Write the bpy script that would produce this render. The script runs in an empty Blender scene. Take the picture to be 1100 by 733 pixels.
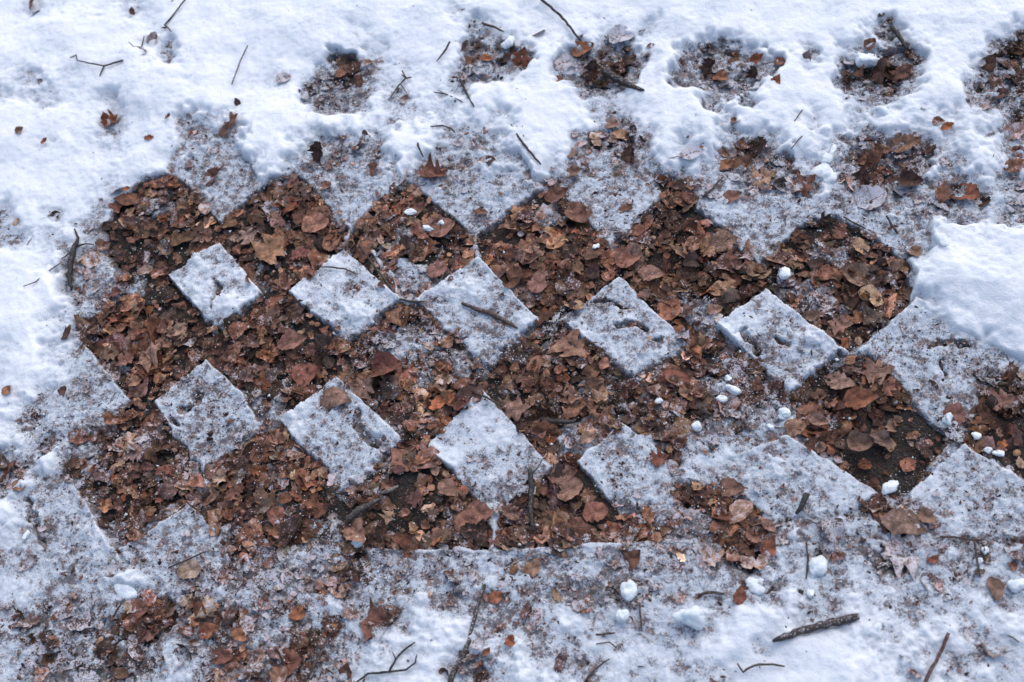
import bpy, math, random
import numpy as np
from mathutils import Vector, Matrix
random.seed(7); RNG = np.random.default_rng(11)
C = bpy.data.collections.new('place'); S = bpy.context.scene; S.collection.children.link(C)

# ---------------------------------------------------------------- camera
U = 0.22                                   # metres per lattice step of the paving pattern
CAMPOS = Vector((4.784, -4.006, 7.154)) * U
def rodr(a):
    a = np.array(a); t = np.linalg.norm(a); k = a / t
    K = np.array([[0, -k[2], k[1]], [k[2], 0, -k[0]], [-k[1], k[0], 0]])
    return np.eye(3) + np.sin(t) * K + (1 - np.cos(t)) * K @ K
RW = rodr((-0.4961, -0.1627, -0.1359))     # world -> camera
RM = Matrix(RW.T.tolist()).to_4x4()
cd = bpy.data.cameras.new('camera'); cam = bpy.data.objects.new('camera', cd); C.objects.link(cam)
cam.matrix_world = Matrix.Translation(CAMPOS) @ RM
cd.sensor_width = 36; FPX = 1300.0; cd.lens = FPX / 1100 * 36
cd.clip_start = 0.02; cd.clip_end = 200
cd.dof.use_dof = True; cd.dof.focus_distance = 1.8; cd.dof.aperture_fstop = 4.0
S.camera = cam
# ---------------------------------------------------------------- sky and light (open shade, cold)
EL, AZ = math.radians(52), math.radians(15)
w = bpy.data.worlds.new('World'); S.world = w; w.use_nodes = True
nt = w.node_tree; bg = nt.nodes['Background']
sky = nt.nodes.new('ShaderNodeTexSky'); sky.sky_type = 'NISHITA'; sky.sun_disc = False
sky.sun_elevation = EL; sky.sun_rotation = AZ; sky.dust_density = 3.0; sky.ozone_density = 1.0
nt.links.new(sky.outputs[0], bg.inputs[0]); bg.inputs[1].default_value = 0.15
sd = bpy.data.lights.new('sun', 'SUN'); so = bpy.data.objects.new('sun', sd); C.objects.link(so)
sd.energy = 0.6; sd.angle = math.radians(110); sd.color = (1.0, 0.97, 0.94)
so.rotation_euler = (math.radians(90) - EL, 0, math.pi - AZ)
S.view_settings.view_transform = 'Standard'; S.view_settings.look = 'None'
S.view_settings.exposure = 0.5; S.view_settings.gamma = 1

# ---------------------------------------------------------------- picture <-> ground
CP = np.array(CAMPOS)
def toground(px, py, z=0.0):
    px = np.asarray(px, float); py = np.asarray(py, float)
    d = np.stack([(px - 550) / FPX, (366.5 - py) / FPX, -np.ones_like(px)], -1) @ RW
    t = (z - CP[2]) / d[..., 2]
    return CP[0] + d[..., 0] * t, CP[1] + d[..., 1] * t
def toframe(x, y, z=0.0):
    P = np.stack([x - CP[0], y - CP[1], z - CP[2] + 0 * x], -1) @ RW.T
    d = np.maximum(-P[..., 2], 0.2)
    return 550 + FPX * P[..., 0] / d, 366.5 - FPX * P[..., 1] / d
def G(px, py, z=0.0):
    a, b = toground(px, py, z); return float(a), float(b)

# ---------------------------------------------------------------- numpy noise
def noise(x, y, scale, seed):
    x = x / scale + 1000.37 + seed * 17.31; y = y / scale + 1000.71 + seed * 5.77
    xi = np.floor(x).astype(np.int64); yi = np.floor(y).astype(np.int64); fx = x - xi; fy = y - yi
    def h(a, b):
        n = (a * 374761393 + b * 668265263 + seed * 974634777) & 0xffffffff
        n = ((n ^ (n >> 13)) * 1274126177) & 0xffffffff
        n = ((n ^ (n >> 16)) * 2246822519) & 0xffffffff
        return ((n ^ (n >> 15)) & 0xffff) / 32767.5 - 1
    u = fx * fx * fx * (fx * (fx * 6 - 15) + 10); v = fy * fy * fy * (fy * (fy * 6 - 15) + 10)
    return (h(xi, yi) * (1 - u) + h(xi + 1, yi) * u) * (1 - v) + (h(xi, yi + 1) * (1 - u) + h(xi + 1, yi + 1) * u) * v
def fbm(x, y, scale, seed, oc=3, g=.5):
    s = 0; a = 1; t = 0
    for i in range(oc):
        s = s + a * noise(x, y, scale / 2 ** i, seed + i * 13); t += a; a *= g
    return s / t * 1.5

# ---------------------------------------------------------------- how deep the snow lies (0 bare leaves .. 9 deep snow)
GRID = [
("9788887999","9999999999","9979988999","9999999999","9999999999"),
("9999999899","9999999899","9985798987","8799899999","9974989996"),
("9999999868","9999999858","9989349953","2894356896","8588399842"),
("8788999998","9987832277","7854589733","3893243699","8322398523"),
("7778879999","9999944486","8789999985","7999556999","9755899655"),
("9999868985","7799999986","7678799995","4899979987","9689877874"),
("9989878885","4599746669","9744789844","3597943598","6733367875"),
("9999989975","3378645448","6444588745","3488533476","5823385876"),
("9999877554","5544155542","2355542156","4312533453","7344352475"),
("5968760001","5410015421","1235113215","5200144445","5654465564"),
("6778510001","d132111223","3331110125","2111066612","0155689996"),
("988454101d","dd311dd115","312d111113","0101114263","1521799999"),
("999355311d","dd11dddd26","12dd11122d","d011111134","4221899999"),
("999652111d","dd111dddd2","4dddd113dd","dd1321d122","3214579999"),
("997610011d","d11011d222","1dddd32ddd","ddd44dddd1","d235556999"),
("8967110001","1111112134","32ddd211dd","dddd1ddddd","dd65544489"),
("8987210001","1212111111","314211112d","dd2114dddd","3125545455"),
("885552012d","332413d231","311d212121","1312452421","1112554524"),
("7555531ddd","dd23ddd432","31ddd11121","2332433561","1001255301"),
("8745311 2dd".replace(" ", ""),"dd21ddd431","1dddd1133d","d535364355","0000044100"),
("3583211112","21222dd512","1ddd6631dd","5325786555","5100155452"),
("4755211114","2113115213","2155532245","5452237645","5411555555"),
("8645411134","1122211112","3125521334","4344222455","4322355565"),
("7545532453","4322334124","2115212222","2234321255","5653454454"),
("6555544543","4223554224","3334434444","3345421355","4543466555"),
("6654567543","4323444344","3224344555","5545655567","5665666656"),
("5653564222","4456466456","6545445645","6666556666","6766666656"),
("6443542233","2244243745","7775445766","6666678876","6776677667"),
("6634523553","3234223577","7776675577","6667788688","8766666666"),
("6545534555","3344334777","7753776656","6675668888","8877666666"),
]
GM = np.full((30, 50), np.nan)
for r, row in enumerate(GRID):
    s = ''.join(row); assert len(s) == 50, (r, len(s))
    for c, ch in enumerate(s):
        if ch != 'd': GM[r, c] = int(ch)
while np.isnan(GM).any():
    P = np.pad(GM, 1, mode='edge')
    st = np.stack([P[:-2, 1:-1], P[2:, 1:-1], P[1:-1, :-2], P[1:-1, 2:]])
    m = np.nanmean(np.where(np.isnan(st), np.nan, st), axis=0) if False else np.where(np.isnan(st), 0, st).sum(0) / np.maximum((~np.isnan(st)).sum(0), 1)
    ok = (~np.isnan(st)).any(0) & np.isnan(GM); GM[ok] = np.minimum(m[ok], 2.0)
GM[24:, 18:] += .3; GM[26:, 26:] += .15; GM[24:, :18] += .2
def gridlevel(px, py):
    u = np.clip(px / 22 - .5, 0, 49); v = np.clip(py / 24.433 - .5, 0, 29)
    i = np.minimum(u.astype(int), 48); j = np.minimum(v.astype(int), 28)
    a = u - i; b = v - j
    a = a * a * (3 - 2 * a); b = b * b * (3 - 2 * b)
    return (GM[j, i] * (1 - a) + GM[j, i + 1] * a) * (1 - b) + (GM[j + 1, i] * (1 - a) + GM[j + 1, i + 1] * a) * b
def polydist(px, py, poly):
    """signed distance, positive inside"""
    d = np.full(px.shape, 1e9); ins = np.zeros(px.shape, bool); n = len(poly)
    for k in range(n):
        (x0, y0), (x1, y1) = poly[k], poly[(k + 1) % n]
        dx, dy = x1 - x0, y1 - y0; L = dx * dx + dy * dy
        t = np.clip(((px - x0) * dx + (py - y0) * dy) / L, 0, 1)
        d = np.minimum(d, np.hypot(px - x0 - t * dx, py - y0 - t * dy))
        if y0 != y1:
            c = ((y0 > py) != (y1 > py)) & (px < (x1 - x0) * (py - y0) / (y1 - y0) + x0); ins ^= c
    return np.where(ins, d, -d)
def linedist(px, py, pts):
    d = np.full(px.shape, 1e9)
    for (x0, y0), (x1, y1) in zip(pts[:-1], pts[1:]):
        dx, dy = x1 - x0, y1 - y0
        t = np.clip(((px - x0) * dx + (py - y0) * dy) / (dx * dx + dy * dy), 0, 1)
        d = np.minimum(d, np.hypot(px - x0 - t * dx, py - y0 - t * dy))
    return d
# bare leaf-filled pits of the upper row, with clean rounded rims, and the dark ones at the right
PITS = [
 (0.5, [(113,245),(130,215),(160,193),(188,190),(212,212),(240,240),(210,282),(182,300),(150,290),(120,262)]),
 (0.9, [(240,240),(262,215),(290,195),(318,188),(338,205),(352,225),(385,262),(368,268),(340,292),(312,312),(283,315),(238,262)]),
 (1.8, [(392,232),(412,212),(436,199),(462,212),(508,254),(509,276),(480,303),(450,321),(430,320),(378,268)]),
 (0.8, [(518,258),(552,226),(585,207),(612,226),(652,262),(663,296),(603,338),(588,343),(572,338),(517,278)]),
 (0.5, [(662,264),(690,236),(712,214),(735,216),(768,240),(812,285),(820,308),(772,348),(742,370),(667,298)]),
 (1.2, [(824,290),(838,262),(872,238),(900,236),(935,258),(972,280),(984,300),(976,325),(930,370),(905,373),(826,312)]),
 (0.3, [(855,455),(900,395),(930,380),(960,410),(1000,455),(1022,472),(975,527),(943,524),(866,470)]),
 (0.4, [(396,536),(428,500),(455,481),(480,505),(528,556),(524,589),(398,588)]),
 (0.9, [(537,590),(536,556),(590,506),(622,498),(652,540),(690,580),(640,588)]),
 (0.5, [(1048,452),(1075,405),(1110,400),(1110,520),(1040,478)]),
]
# square patches of frosty snow between them; name -> (level, lift, outline, label)
PATCHES = [
 (5.8, [(183,299),(238,262),(283,318),(232,362)], 'square frosty snow patch with a yellow speck, leftmost whole one of the upper row'),
 (5.8, [(311,315),(369,268),(432,325),(372,376)], 'square frosty snow patch crossed near its top corner by a thin curved twig'),
 (5.4, [(447,325),(515,278),(578,345),(524,398)], 'square frosty snow patch with a thick brown stick lying across it'),
 (5.4, [(603,345),(665,299),(743,373),(678,407)], 'square frosty snow patch with a jagged dark crack across its middle'),
 (5.6, [(770,352),(822,311),(903,378),(852,430)], 'square frosty snow patch between the stained reddish pit and the dark brown pit'),
 (5.0, [(930,372),(984,322),(1020,350),(1100,392),(1060,402),(1012,456),(960,412)], 'grey frosty snow patch partly under the deep snow drift'),
 (4.6, [(168,435),(222,387),(262,425),(280,462),(215,508)], 'grimy frosted snow patch speckled with black, below the yellow-specked square'),
 (4.9, [(302,455),(362,406),(435,475),(372,530)], 'frosted snow patch with a curled brown leaf ring around a white hump'),
 (5.9, [(457,481),(517,419),(595,503),(532,550)], 'bright square snow patch, lower one, joined by a snow ridge to the straight edge below'),
 (5.1, [(620,496),(668,455),(715,490),(722,530),(690,552),(650,530)], 'frosty snow patch merging into the crumbly snow at the middle right'),
 (5.3, [(770,500),(845,470),(943,530),(905,556),(820,560)], 'grey frosty snow patch with a straight edge left of the dark soil pit'),
 (5.3, [(975,530),(1035,479),(1108,525),(1108,582),(1005,578)], 'triangular grey frosty snow patch right of the dark soil pit'),
 (4.9, [(95,375),(140,432),(112,458),(62,470),(45,440),(75,410)], 'frosted snow patch with a straight right edge by the left leaf pit'),
 (4.8, [(75,512),(132,605),(105,640),(40,620),(45,540)], 'pinkish grey frosted snow patch at the lower left, its right edge straight'),
 (4.6, [(128,592),(205,543),(238,575),(235,622),(175,640)], 'frosted leafy snow patch with a thin dark twig, below the lower left pit'),
]
SOFT = [  # frosted but leafy squares above the pits: (level, outline)
 (5.0, [(183,182),(238,238),(280,200),(250,150),(205,130)]),
 (5.0, [(338,188),(392,230),(438,196),(400,160),(340,150)]),
 (5.2, [(438,196),(510,256),(583,205),(560,170),(470,160)]),
 (5.0, [(600,205),(655,262),(712,212),(690,160),(620,165)]),
 (4.9, [(745,225),(818,288),(875,237),(850,180),(770,175)]),
 (5.0, [(880,228),(968,280),(1000,275),(1000,200),(900,200)]),
 (5.0, [(392,592),(560,593),(735,584),(740,650),(420,640)]),
 (6.3, [(740,505),(810,508),(815,528),(745,522)]),
]
WEDGES = [(4.9, [(186,182),(238,241),(290,195),(262,176),(215,160)]), (4.9, [(340,196),(358,222),(376,250),(410,214),(437,199),(400,180)]),
          (5.1, [(452,205),(510,257),(560,217),(585,205),(560,190),(480,185)]), (5.0, [(606,214),(655,263),(700,221),(712,210),(680,190),(625,195)]),
          (4.9, [(755,222),(772,236),(815,286),(866,239),(850,215),(790,212)]), (4.9, [(905,234),(930,250),(968,281),(990,268),(980,240),(930,228)])]
FROSTS = [([(832,305),(870,300),(912,322),(905,345),(860,335)],3.9), ([(725,318),(770,322),(775,352),(742,364)],3.7), ([(425,278),(462,282),(470,308),(438,318),(418,300)],4.2),
          ([(262,262),(290,270),(284,305),(262,290)],3.4), ([(400,345),(470,350),(490,390),(450,405),(400,380)],3.5), 
          ([(150,215),(190,205),(200,235),(165,240)],3.0), ([(118,378),(150,385),(140,410),(115,400)],3.1), ([(270,420),(310,425),(300,450),(262,440)],3.3), ([(600,455),(650,450),(640,480),(595,480)],3.3),
          ([(730,445),(800,440),(810,480),(730,490)],4.0), ([(880,258),(915,262),(910,285),(875,280)],3.6), ([(560,225),(600,222),(610,245),(560,250)],3.7), ([(130,462),(165,455),(170,480),(135,485)],3.5)]
CRACKS = [([(638,322),(650,328),(668,330)],2.5), ([(660,352),(676,346),(684,350),(692,358)],4), ([(700,366),(712,368)],2.5),
          ([(235,312),(238,325),(236,336)],2.2), ([(802,362),(808,374),(812,380)],3.5), ([(840,364),(850,368)],3), ([(385,448),(392,470),(408,475)],5),
          ([(340,440),(352,432),(372,428)],2.5), ([(495,372),(510,368)],2), ([(1005,372),(1020,374),(1040,372)],3), ([(1010,388),(1018,400)],2.5),
          ([(36,545),(42,570),(50,590)],4), ([(200,440),(215,432),(212,425)],4), ([(190,455),(196,460)],3.5)]
HOLES = [ # gaps sunk in the deep snow along the top
 (3.0, [(328,95),(333,72),(362,60),(400,64),(402,88),(372,106),(345,104)]),
 (3.4, [(480,85),(486,50),(520,38),(568,52),(574,76),(540,92),(500,100)]),
 (2.8, [(592,74),(606,48),(640,52),(690,66),(696,92),(655,114),(610,98)]),
 (3.0, [(740,76),(755,56),(800,50),(846,64),(838,90),(802,114),(765,106)]),
 (2.8, [(898,74),(914,58),(984,48),(992,80),(968,104),(934,110),(904,92)]),
 (2.6, [(1054,84),(1072,44),(1112,24),(1112,122),(1072,112)]),
 (2.9, [(890,170),(925,150),(1000,152),(1005,180),(990,215),(930,222),(895,210)]),
 (3.2, [(765,160),(800,150),(850,160),(870,215),(820,235),(770,215)]),
 (3.4, [(605,170),(640,130),(680,140),(700,205),(650,215),(610,200)]),
]
RIDGES = [([(428,323),(438,328),(450,327),(462,322)], 3.5), ([(570,342),(585,348),(600,347),(612,343)], 3.5),
          ([(509,250),(512,264),(514,282)], 3.5), ([(900,377),(916,380),(934,374)], 3.0), ([(531,545),(530,570),(528,596)], 5),
          ([(369,272),(372,262),(375,250)], 3), ([(400,270),(420,300),(430,322)],3), ([(455,246),(462,262)], 3),
          ([(395,592),(470,592),(560,593),(640,588),(738,584)], 3.5), ([(735,512),(800,515)], 6), ([(95,376),(138,432)],2.5), ([(76,513),(130,603)],2.5)]
DRIFT = [(972,298),(988,276),(1022,262),(1050,256),(1066,244),(1130,236),(1260,250),(1260,440),(1130,408),(1085,390),(1040,366),(1005,342),(984,322)]
def level(x, y):
    px, py = toframe(x, y)
    out = np.maximum.reduce([-px, px - 1100, -py, py - 733, 0 * px])
    wx = 5 * noise(x, y, .03, 3) + 3 * noise(x, y, .012, 4); wy = 5 * noise(x, y, .03, 5) + 3 * noise(x, y, .012, 6)
    L = gridlevel(px + 1.4 * wx, py + 1.4 * wy)
    far = np.clip(out / 250, 0, 1); L = L * (1 - far) + 7.2 * far + far * 2.2 * fbm(x, y, .35, 77, 3)
    near = out < 30; PID = np.full(px.shape, -1)
    n1 = fbm(x, y, .03, 21, 4, .6)
    amp = np.interp(L, [0, 1, 3, 5, 7, 9], [.9, 1.3, 2.2, 1.9, 1.0, .2])
    L = L + amp * n1
    for lv, poly in SOFT:
        d = polydist(px + .5 * wx, py + .5 * wy, poly)
        t = np.clip(d / 5 + .5, 0, 1); L = L * (1 - t) + (lv - .3 + 2.1 * n1) * t
    for lv, poly in PITS:
        d = polydist(px + .45 * wx, py + .45 * wy, poly)
        t = np.clip(d / 3 + .5, 0, 1); L = L * (1 - t) + (lv + 1.5 * n1 + .9 * noise(x, y, .05, 90)) * t
    for lv, poly in WEDGES:
        f4 = noise(x, y, .006, 35)
        d = polydist(px + .22 * wx + f4, py + .22 * wy + f4, poly)
        t = np.clip(d / 2 + .5, 0, 1); L = L * (1 - t) + np.maximum(L, lv + 1.2 * n1 + .8 * np.exp(-np.maximum(d, 0) / 4)) * t
        PID[(d > 0)] = 200
    for lv, poly in HOLES:
        d = polydist(px + 1.7 * wx, py + 1.7 * wy, poly)
        t = np.clip(d / 9 + .05, 0, 1); L = L * (1 - t) + np.minimum(L, lv + 1.05 + 1.9 * np.clip((py - np.mean([q[1] for q in poly])) / 22, -1, 1) + 1.9 * n1 + .8 * noise(x, y, .03, 95)) * t
    for k, (lv, poly, _) in enumerate(PATCHES):
        ycen = np.mean([q[1] for q in poly]); low = np.clip((py - ycen - 4) / 34, 0, 1)
        wf = .22 + .75 * low; f2 = noise(x, y, .006, 31 + k) * (1.0 + 2.2 * low)
        d = polydist(px + wf * wx + f2, py + wf * wy + .6 * f2, poly) - 1.5 * low
        t = np.clip(d / (1.6 + 4 * low) + .5, 0, 1)
        tgt = lv + .6 + 1.1 * n1 + .7 * noise(x, y, .05, 91 + k) + 1.1 * np.exp(-np.maximum(d, 0) / 4) * (1 - low) - .45 * low
        L = L * (1 - t) + tgt * t
        PID[d > -2.2] = k
    for pts, wd in CRACKS:
        d = linedist(px + 1.2 * wx, py + 1.2 * wy, pts)
        t = np.clip((wd - d) / 2 + .3, 0, 1); L = L * (1 - t) + np.minimum(L, 2.3 + 1.6 * n1) * t
    f3 = noise(x, y, .007, 33)
    for poly, lv in FROSTS:
        d = polydist(px + 1.5 * wx, py + 1.5 * wy, poly); t = np.clip(d / 10 + .5, 0, 1)
        L = L * (1 - t) + np.maximum(L, lv - .35 + 1.7 * n1) * t
    for pts, wd in RIDGES:
        d = linedist(px + .45 * wx, py + .45 * wy, pts)
        t = np.clip((wd * (.95 + .5 * noise(x, y, .014, 160)) - d) / 2, 0, 1); L = np.maximum(L, 6.2 * t + .6 * n1 * t)
    dd = polydist(px + wx + 3 * f3, py + wy + 3 * f3, DRIFT)
    t = np.clip(dd / 20, 0, 1) ** .6
    L = np.maximum(L, 9 * t * (dd > 0))
    PID[(dd > 1)] = 99
    WD = PID == 200; PID[WD] = -1; PID = np.where(WD, -2, PID)
    return L, PID, dd, near
def snow_z(x, y, L, dd):
    h = np.interp(L, [0, 1.5, 3, 4, 5, 6, 7, 8, 9.5], [-12, -7, 0.3, 3.3, 5.2, 6.5, 9.5, 16, 23]) * 1e-3
    thick = np.clip((L - 5.5) / 3, 0, 1)
    h = h + thick * (.010 * fbm(x, y, .16, 41, 2) + .003 * fbm(x, y, .05, 42, 2) )
    lump = np.maximum(noise(x, y, .035, 47), 0) ** 1.5
    h = h + thick * .002 * lump
    h = h + (.0007 + .0007 * (1 - thick)) * fbm(x, y, .008, 43, 2) + (1 - thick) * .0012 * noise(x, y, .0045, 45)
    h = h + .024 * (1 - np.exp(-(np.maximum(dd, 0) / 48) ** 1.4))
    return h
def top(px, py):
    x, y = G(px, py); X = np.array([x]); Y = np.array([y])
    L, _, dd, _ = level(X, Y); return float(max(snow_z(X, Y, L, dd)[0], .003)), float(L[0])

# ---------------------------------------------------------------- materials
def newmat(name):
    m = bpy.data.materials.new(name); m.use_nodes = True; n = m.node_tree
    return m, n.nodes, n.links, n.nodes['Principled BSDF']
def ramp(N, pts):
    r = N.new('ShaderNodeValToRGB'); e = r.color_ramp.elements
    e[0].position = pts[0][0]; e[0].color = (*pts[0][1], 1); e[1].position = pts[-1][0]; e[1].color = (*pts[-1][1], 1)
    for p, c in pts[1:-1]: q = e.new(p); q.color = (*c, 1)
    return r
def tex(N, Lk, co, scale, detail=4, rough=.6):
    t = N.new('ShaderNodeTexNoise'); t.inputs['Scale'].default_value = scale; t.inputs['Detail'].default_value = detail
    t.inputs['Roughness'].default_value = rough; Lk.new(co, t.inputs['Vector']); return t.outputs['Fac']
def mathn(N, Lk, op, a, b=None, clamp=False):
    t = N.new('ShaderNodeMath'); t.operation = op; t.use_clamp = clamp
    for i, v in enumerate((a, b)):
        if v is None: continue
        if isinstance(v, (int, float)): t.inputs[i].default_value = v
        else: Lk.new(v, t.inputs[i])
    return t.outputs[0]
def maprange(N, Lk, v, a, b, c=0, d=1):
    t = N.new('ShaderNodeMapRange'); t.clamp = True; t.interpolation_type = 'SMOOTHSTEP'
    for k, q in zip((0, 1, 2, 3, 4), (v, a, b, c, d)):
        if isinstance(q, (int, float)): t.inputs[k].default_value = q
        else: Lk.new(q, t.inputs[k])
    return t.outputs[0]
def mix(N, Lk, f, a, b):
    t = N.new('ShaderNodeMix'); t.data_type = 'RGBA'
    if isinstance(f, (int, float)): t.inputs[0].default_value = f
    else: Lk.new(f, t.inputs[0])
    for i, v in ((6, a), (7, b)):
        if isinstance(v, tuple): t.inputs[i].default_value = (*v, 1)
        else: Lk.new(v, t.inputs[i])
    return t.outputs[2]
def bump(N, Lk, B, h, dist, strength=1.0):
    b = N.new('ShaderNodeBump'); b.inputs['Distance'].default_value = dist; b.inputs['Strength'].default_value = strength
    Lk.new(h, b.inputs['Height']); Lk.new(b.outputs[0], B.inputs['Normal'])
def coord(N): return N.new('ShaderNodeTexCoord').outputs['Object']
def attr(N, name, out='Fac'):
    a = N.new('ShaderNodeAttribute'); a.attribute_name = name; return a.outputs[out]

WHITE = (.83, .865, .91)
def snow_material():
    m, N, K, B = newmat('snow'); co = coord(N)
    lv = attr(N, 'lv')
    grit = tex(N, K, co, 330, 5, .7); mid = tex(N, K, co, 70, 5, .65); big = tex(N, K, co, 18, 3)
    # how much of the leaf bits frozen in the crust shows: none where the snow is deep
    s = mathn(N, K, 'ADD', mathn(N, K, 'MULTIPLY', grit, .55), mathn(N, K, 'MULTIPLY', mid, .6))
    tr = ramp(N, [(.30, (.47,) * 3), (.45, (.545,) * 3), (.60, (.585,) * 3), (.72, (.68,) * 3), (.88, (.88,) * 3)]); K.new(mathn(N, K, 'DIVIDE', lv, 10), tr.inputs[0])
    thr = mathn(N, K, 'ADD', tr.outputs[0], mathn(N, K, 'MULTIPLY', mathn(N, K, 'SUBTRACT', big, .5), .22))
    dirt = maprange(N, K, mathn(N, K, 'SUBTRACT', s, thr), -.03, .09)
    spk = maprange(N, K, mathn(N, K, 'ADD', tex(N, K, co, 520, 3, .7), mathn(N, K, 'MULTIPLY', mid, .35)), .72, .79)
    spk = mathn(N, K, 'MULTIPLY', spk, maprange(N, K, lv, 7.9, 5.6, 0, .8))
    dcol = ramp(N, [(.35, (.04, .045, .06)), (.5, (.10, .085, .085)), (.64, (.24, .14, .10))]); K.new(tex(N, K, co, 120, 2), dcol.inputs[0])
    # thin crusts are wetter and greyer than deep snow
    base = mix(N, K, maprange(N, K, lv, 5.4, 9.0), (.51, .565, .635), WHITE)
    base = mix(N, K, maprange(N, K, big, .35, .7, 0, .3), base, (.54, .61, .67))
    pink = mix(N, K, mathn(N, K, 'MULTIPLY', maprange(N, K, mid, .48, .66), maprange(N, K, lv, 7.5, 5.0, 0, .6)), base, (.46, .34, .32))
    K.new(mix(N, K, spk, mix(N, K, mathn(N, K, 'MULTIPLY', dirt, .8), pink, dcol.outputs[0]), (.10, .10, .12)), B.inputs['Base Color'])
    B.inputs['Roughness'].default_value = .75; B.inputs['Specular IOR Level'].default_value = .25
    B.inputs['Subsurface Weight'].default_value = .6; B.inputs['Subsurface Radius'].default_value = (1.0, .9, .8)
    B.inputs['Subsurface Scale'].default_value = .009
    bump(N, K, B, mathn(N, K, 'ADD', mathn(N, K, 'MULTIPLY', grit, .7), mid), .003, .9)
    return m
def clump_material():
    m, N, K, B = newmat('packed_snow'); co = coord(N)
    g = tex(N, K, co, 260, 4); b = tex(N, K, co, 60, 3)
    K.new(mix(N, K, maprange(N, K, b, .4, .65, 0, .7), (.76, .82, .85), (.56, .61, .66)), B.inputs['Base Color'])
    B.inputs['Roughness'].default_value = .6; B.inputs['Subsurface Weight'].default_value = .4
    B.inputs['Subsurface Radius'].default_value = (1, .9, .8); B.inputs['Subsurface Scale'].default_value = .006
    bump(N, K, B, mathn(N, K, 'ADD', g, b), .002, .8); return m
def soil_material():
    m, N, K, B = newmat('soil'); co = coord(N)
    a = tex(N, K, co, 240, 6, .7); b = tex(N, K, co, 30, 4)
    v = N.new('ShaderNodeTexVoronoi'); v.inputs['Scale'].default_value = 330; K.new(co, v.inputs['Vector'])
    r = ramp(N, [(.35, (.008, .008, .009)), (.52, (.024, .020, .018)), (.64, (.075, .062, .056)), (.75, (.22, .22, .24))]); K.new(a, r.inputs[0])
    K.new(mix(N, K, maprange(N, K, b, .45, .65, 0, .7), r.outputs[0], (.05, .028, .018)), B.inputs['Base Color'])
    B.inputs['Roughness'].default_value = .8
    bump(N, K, B, mathn(N, K, 'ADD', a, v.outputs['Distance']), .003, 1); return m
def leaf_material():
    m, N, K, B = newmat('dead_leaf'); co = coord(N)
    col = attr(N, 'col', 'Color'); uv = attr(N, 'luv', 'Vector'); fr = attr(N, 'frost')
    sep = N.new('ShaderNodeSeparateXYZ'); K.new(uv, sep.inputs[0])
    s, t = sep.outputs[0], sep.outputs[1]
    sa = mathn(N, K, 'ABSOLUTE', s)
    # side veins run forward from the midrib
    q = mathn(N, K, 'SUBTRACT', mathn(N, K, 'MULTIPLY', t, 9), mathn(N, K, 'MULTIPLY', sa, 3))
    vein = mathn(N, K, 'SUBTRACT', 1, mathn(N, K, 'ABSOLUTE', mathn(N, K, 'SUBTRACT', mathn(N, K, 'FRACT', q), .5)))
    vein = maprange(N, K, vein, .88, 1.0)
    rib = maprange(N, K, sa, .10, .02)
    vv = mathn(N, K, 'MAXIMUM', rib, mathn(N, K, 'MULTIPLY', vein, .6))
    n1 = tex(N, K, co, 90, 5, .65); n2 = tex(N, K, co, 420, 3, .6)
    dark = N.new('ShaderNodeMix'); dark.data_type = 'RGBA'; dark.blend_type = 'MULTIPLY'; dark.inputs[0].default_value = 1
    K.new(col, dark.inputs[6]); rr = ramp(N, [(.36, (.34, .34, .37)), (.5, (.95, .94, .95)), (.64, (1.5, 1.5, 1.56))]); K.new(n1, rr.inputs[0]); K.new(rr.outputs[0], dark.inputs[7])
    c = mix(N, K, mathn(N, K, 'MULTIPLY', vv, .35), dark.outputs[2], (.22, .13, .085))
    # rime settles on what faces the sky
    geo = N.new('ShaderNodeNewGeometry'); sz = N.new('ShaderNodeSeparateXYZ'); K.new(geo.outputs['Normal'], sz.inputs[0])
    up = maprange(N, K, mathn(N, K, 'ABSOLUTE', sz.outputs[2]), .45, .95)
    nn = mathn(N, K, 'ADD', mathn(N, K, 'MULTIPLY', n1, .5), mathn(N, K, 'MULTIPLY', n2, .5))
    thr = mathn(N, K, 'SUBTRACT', .66, mathn(N, K, 'MULTIPLY', fr, .24))
    f = mathn(N, K, 'MULTIPLY', maprange(N, K, mathn(N, K, 'SUBTRACT', nn, thr), -.01, .09), mathn(N, K, 'MULTIPLY', up, .85))
    K.new(mix(N, K, f, c, (.56, .57, .63)), B.inputs['Base Color'])
    B.inputs['Roughness'].default_value = .7; B.inputs['Specular IOR Level'].default_value = .25
    bump(N, K, B, mathn(N, K, 'ADD', mathn(N, K, 'MULTIPLY', vv, .5), n1), .0012, .9); return m
def twig_material():
    m, N, K, B = newmat('bark'); co = coord(N); col = attr(N, 'col', 'Color'); a = tex(N, K, co, 300, 4, .7)
    r = ramp(N, [(.35, (.35, .35, .35)), (.55, (1, 1, 1)), (.72, (2.2, 2.1, 2.1))]); K.new(a, r.inputs[0])
    d = N.new('ShaderNodeMix'); d.data_type = 'RGBA'; d.blend_type = 'MULTIPLY'; d.inputs[0].default_value = 1
    K.new(col, d.inputs[6]); K.new(r.outputs[0], d.inputs[7])
    geo = N.new('ShaderNodeNewGeometry'); sz = N.new('ShaderNodeSeparateXYZ'); K.new(geo.outputs['Normal'], sz.inputs[0])
    f = mathn(N, K, 'MULTIPLY', maprange(N, K, sz.outputs[2], .5, 1), maprange(N, K, a, .52, .62, 0, .6))
    K.new(mix(N, K, mathn(N, K, 'MULTIPLY', f, attr(N, 'frost')), d.outputs[2], (.6, .62, .66)), B.inputs['Base Color'])
    B.inputs['Roughness'].default_value = .7; bump(N, K, B, a, .001, .8); return m
M_SNOW, M_CLUMP, M_SOIL, M_LEAF, M_TWIG = snow_material(), clump_material(), soil_material(), leaf_material(), twig_material()

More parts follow.
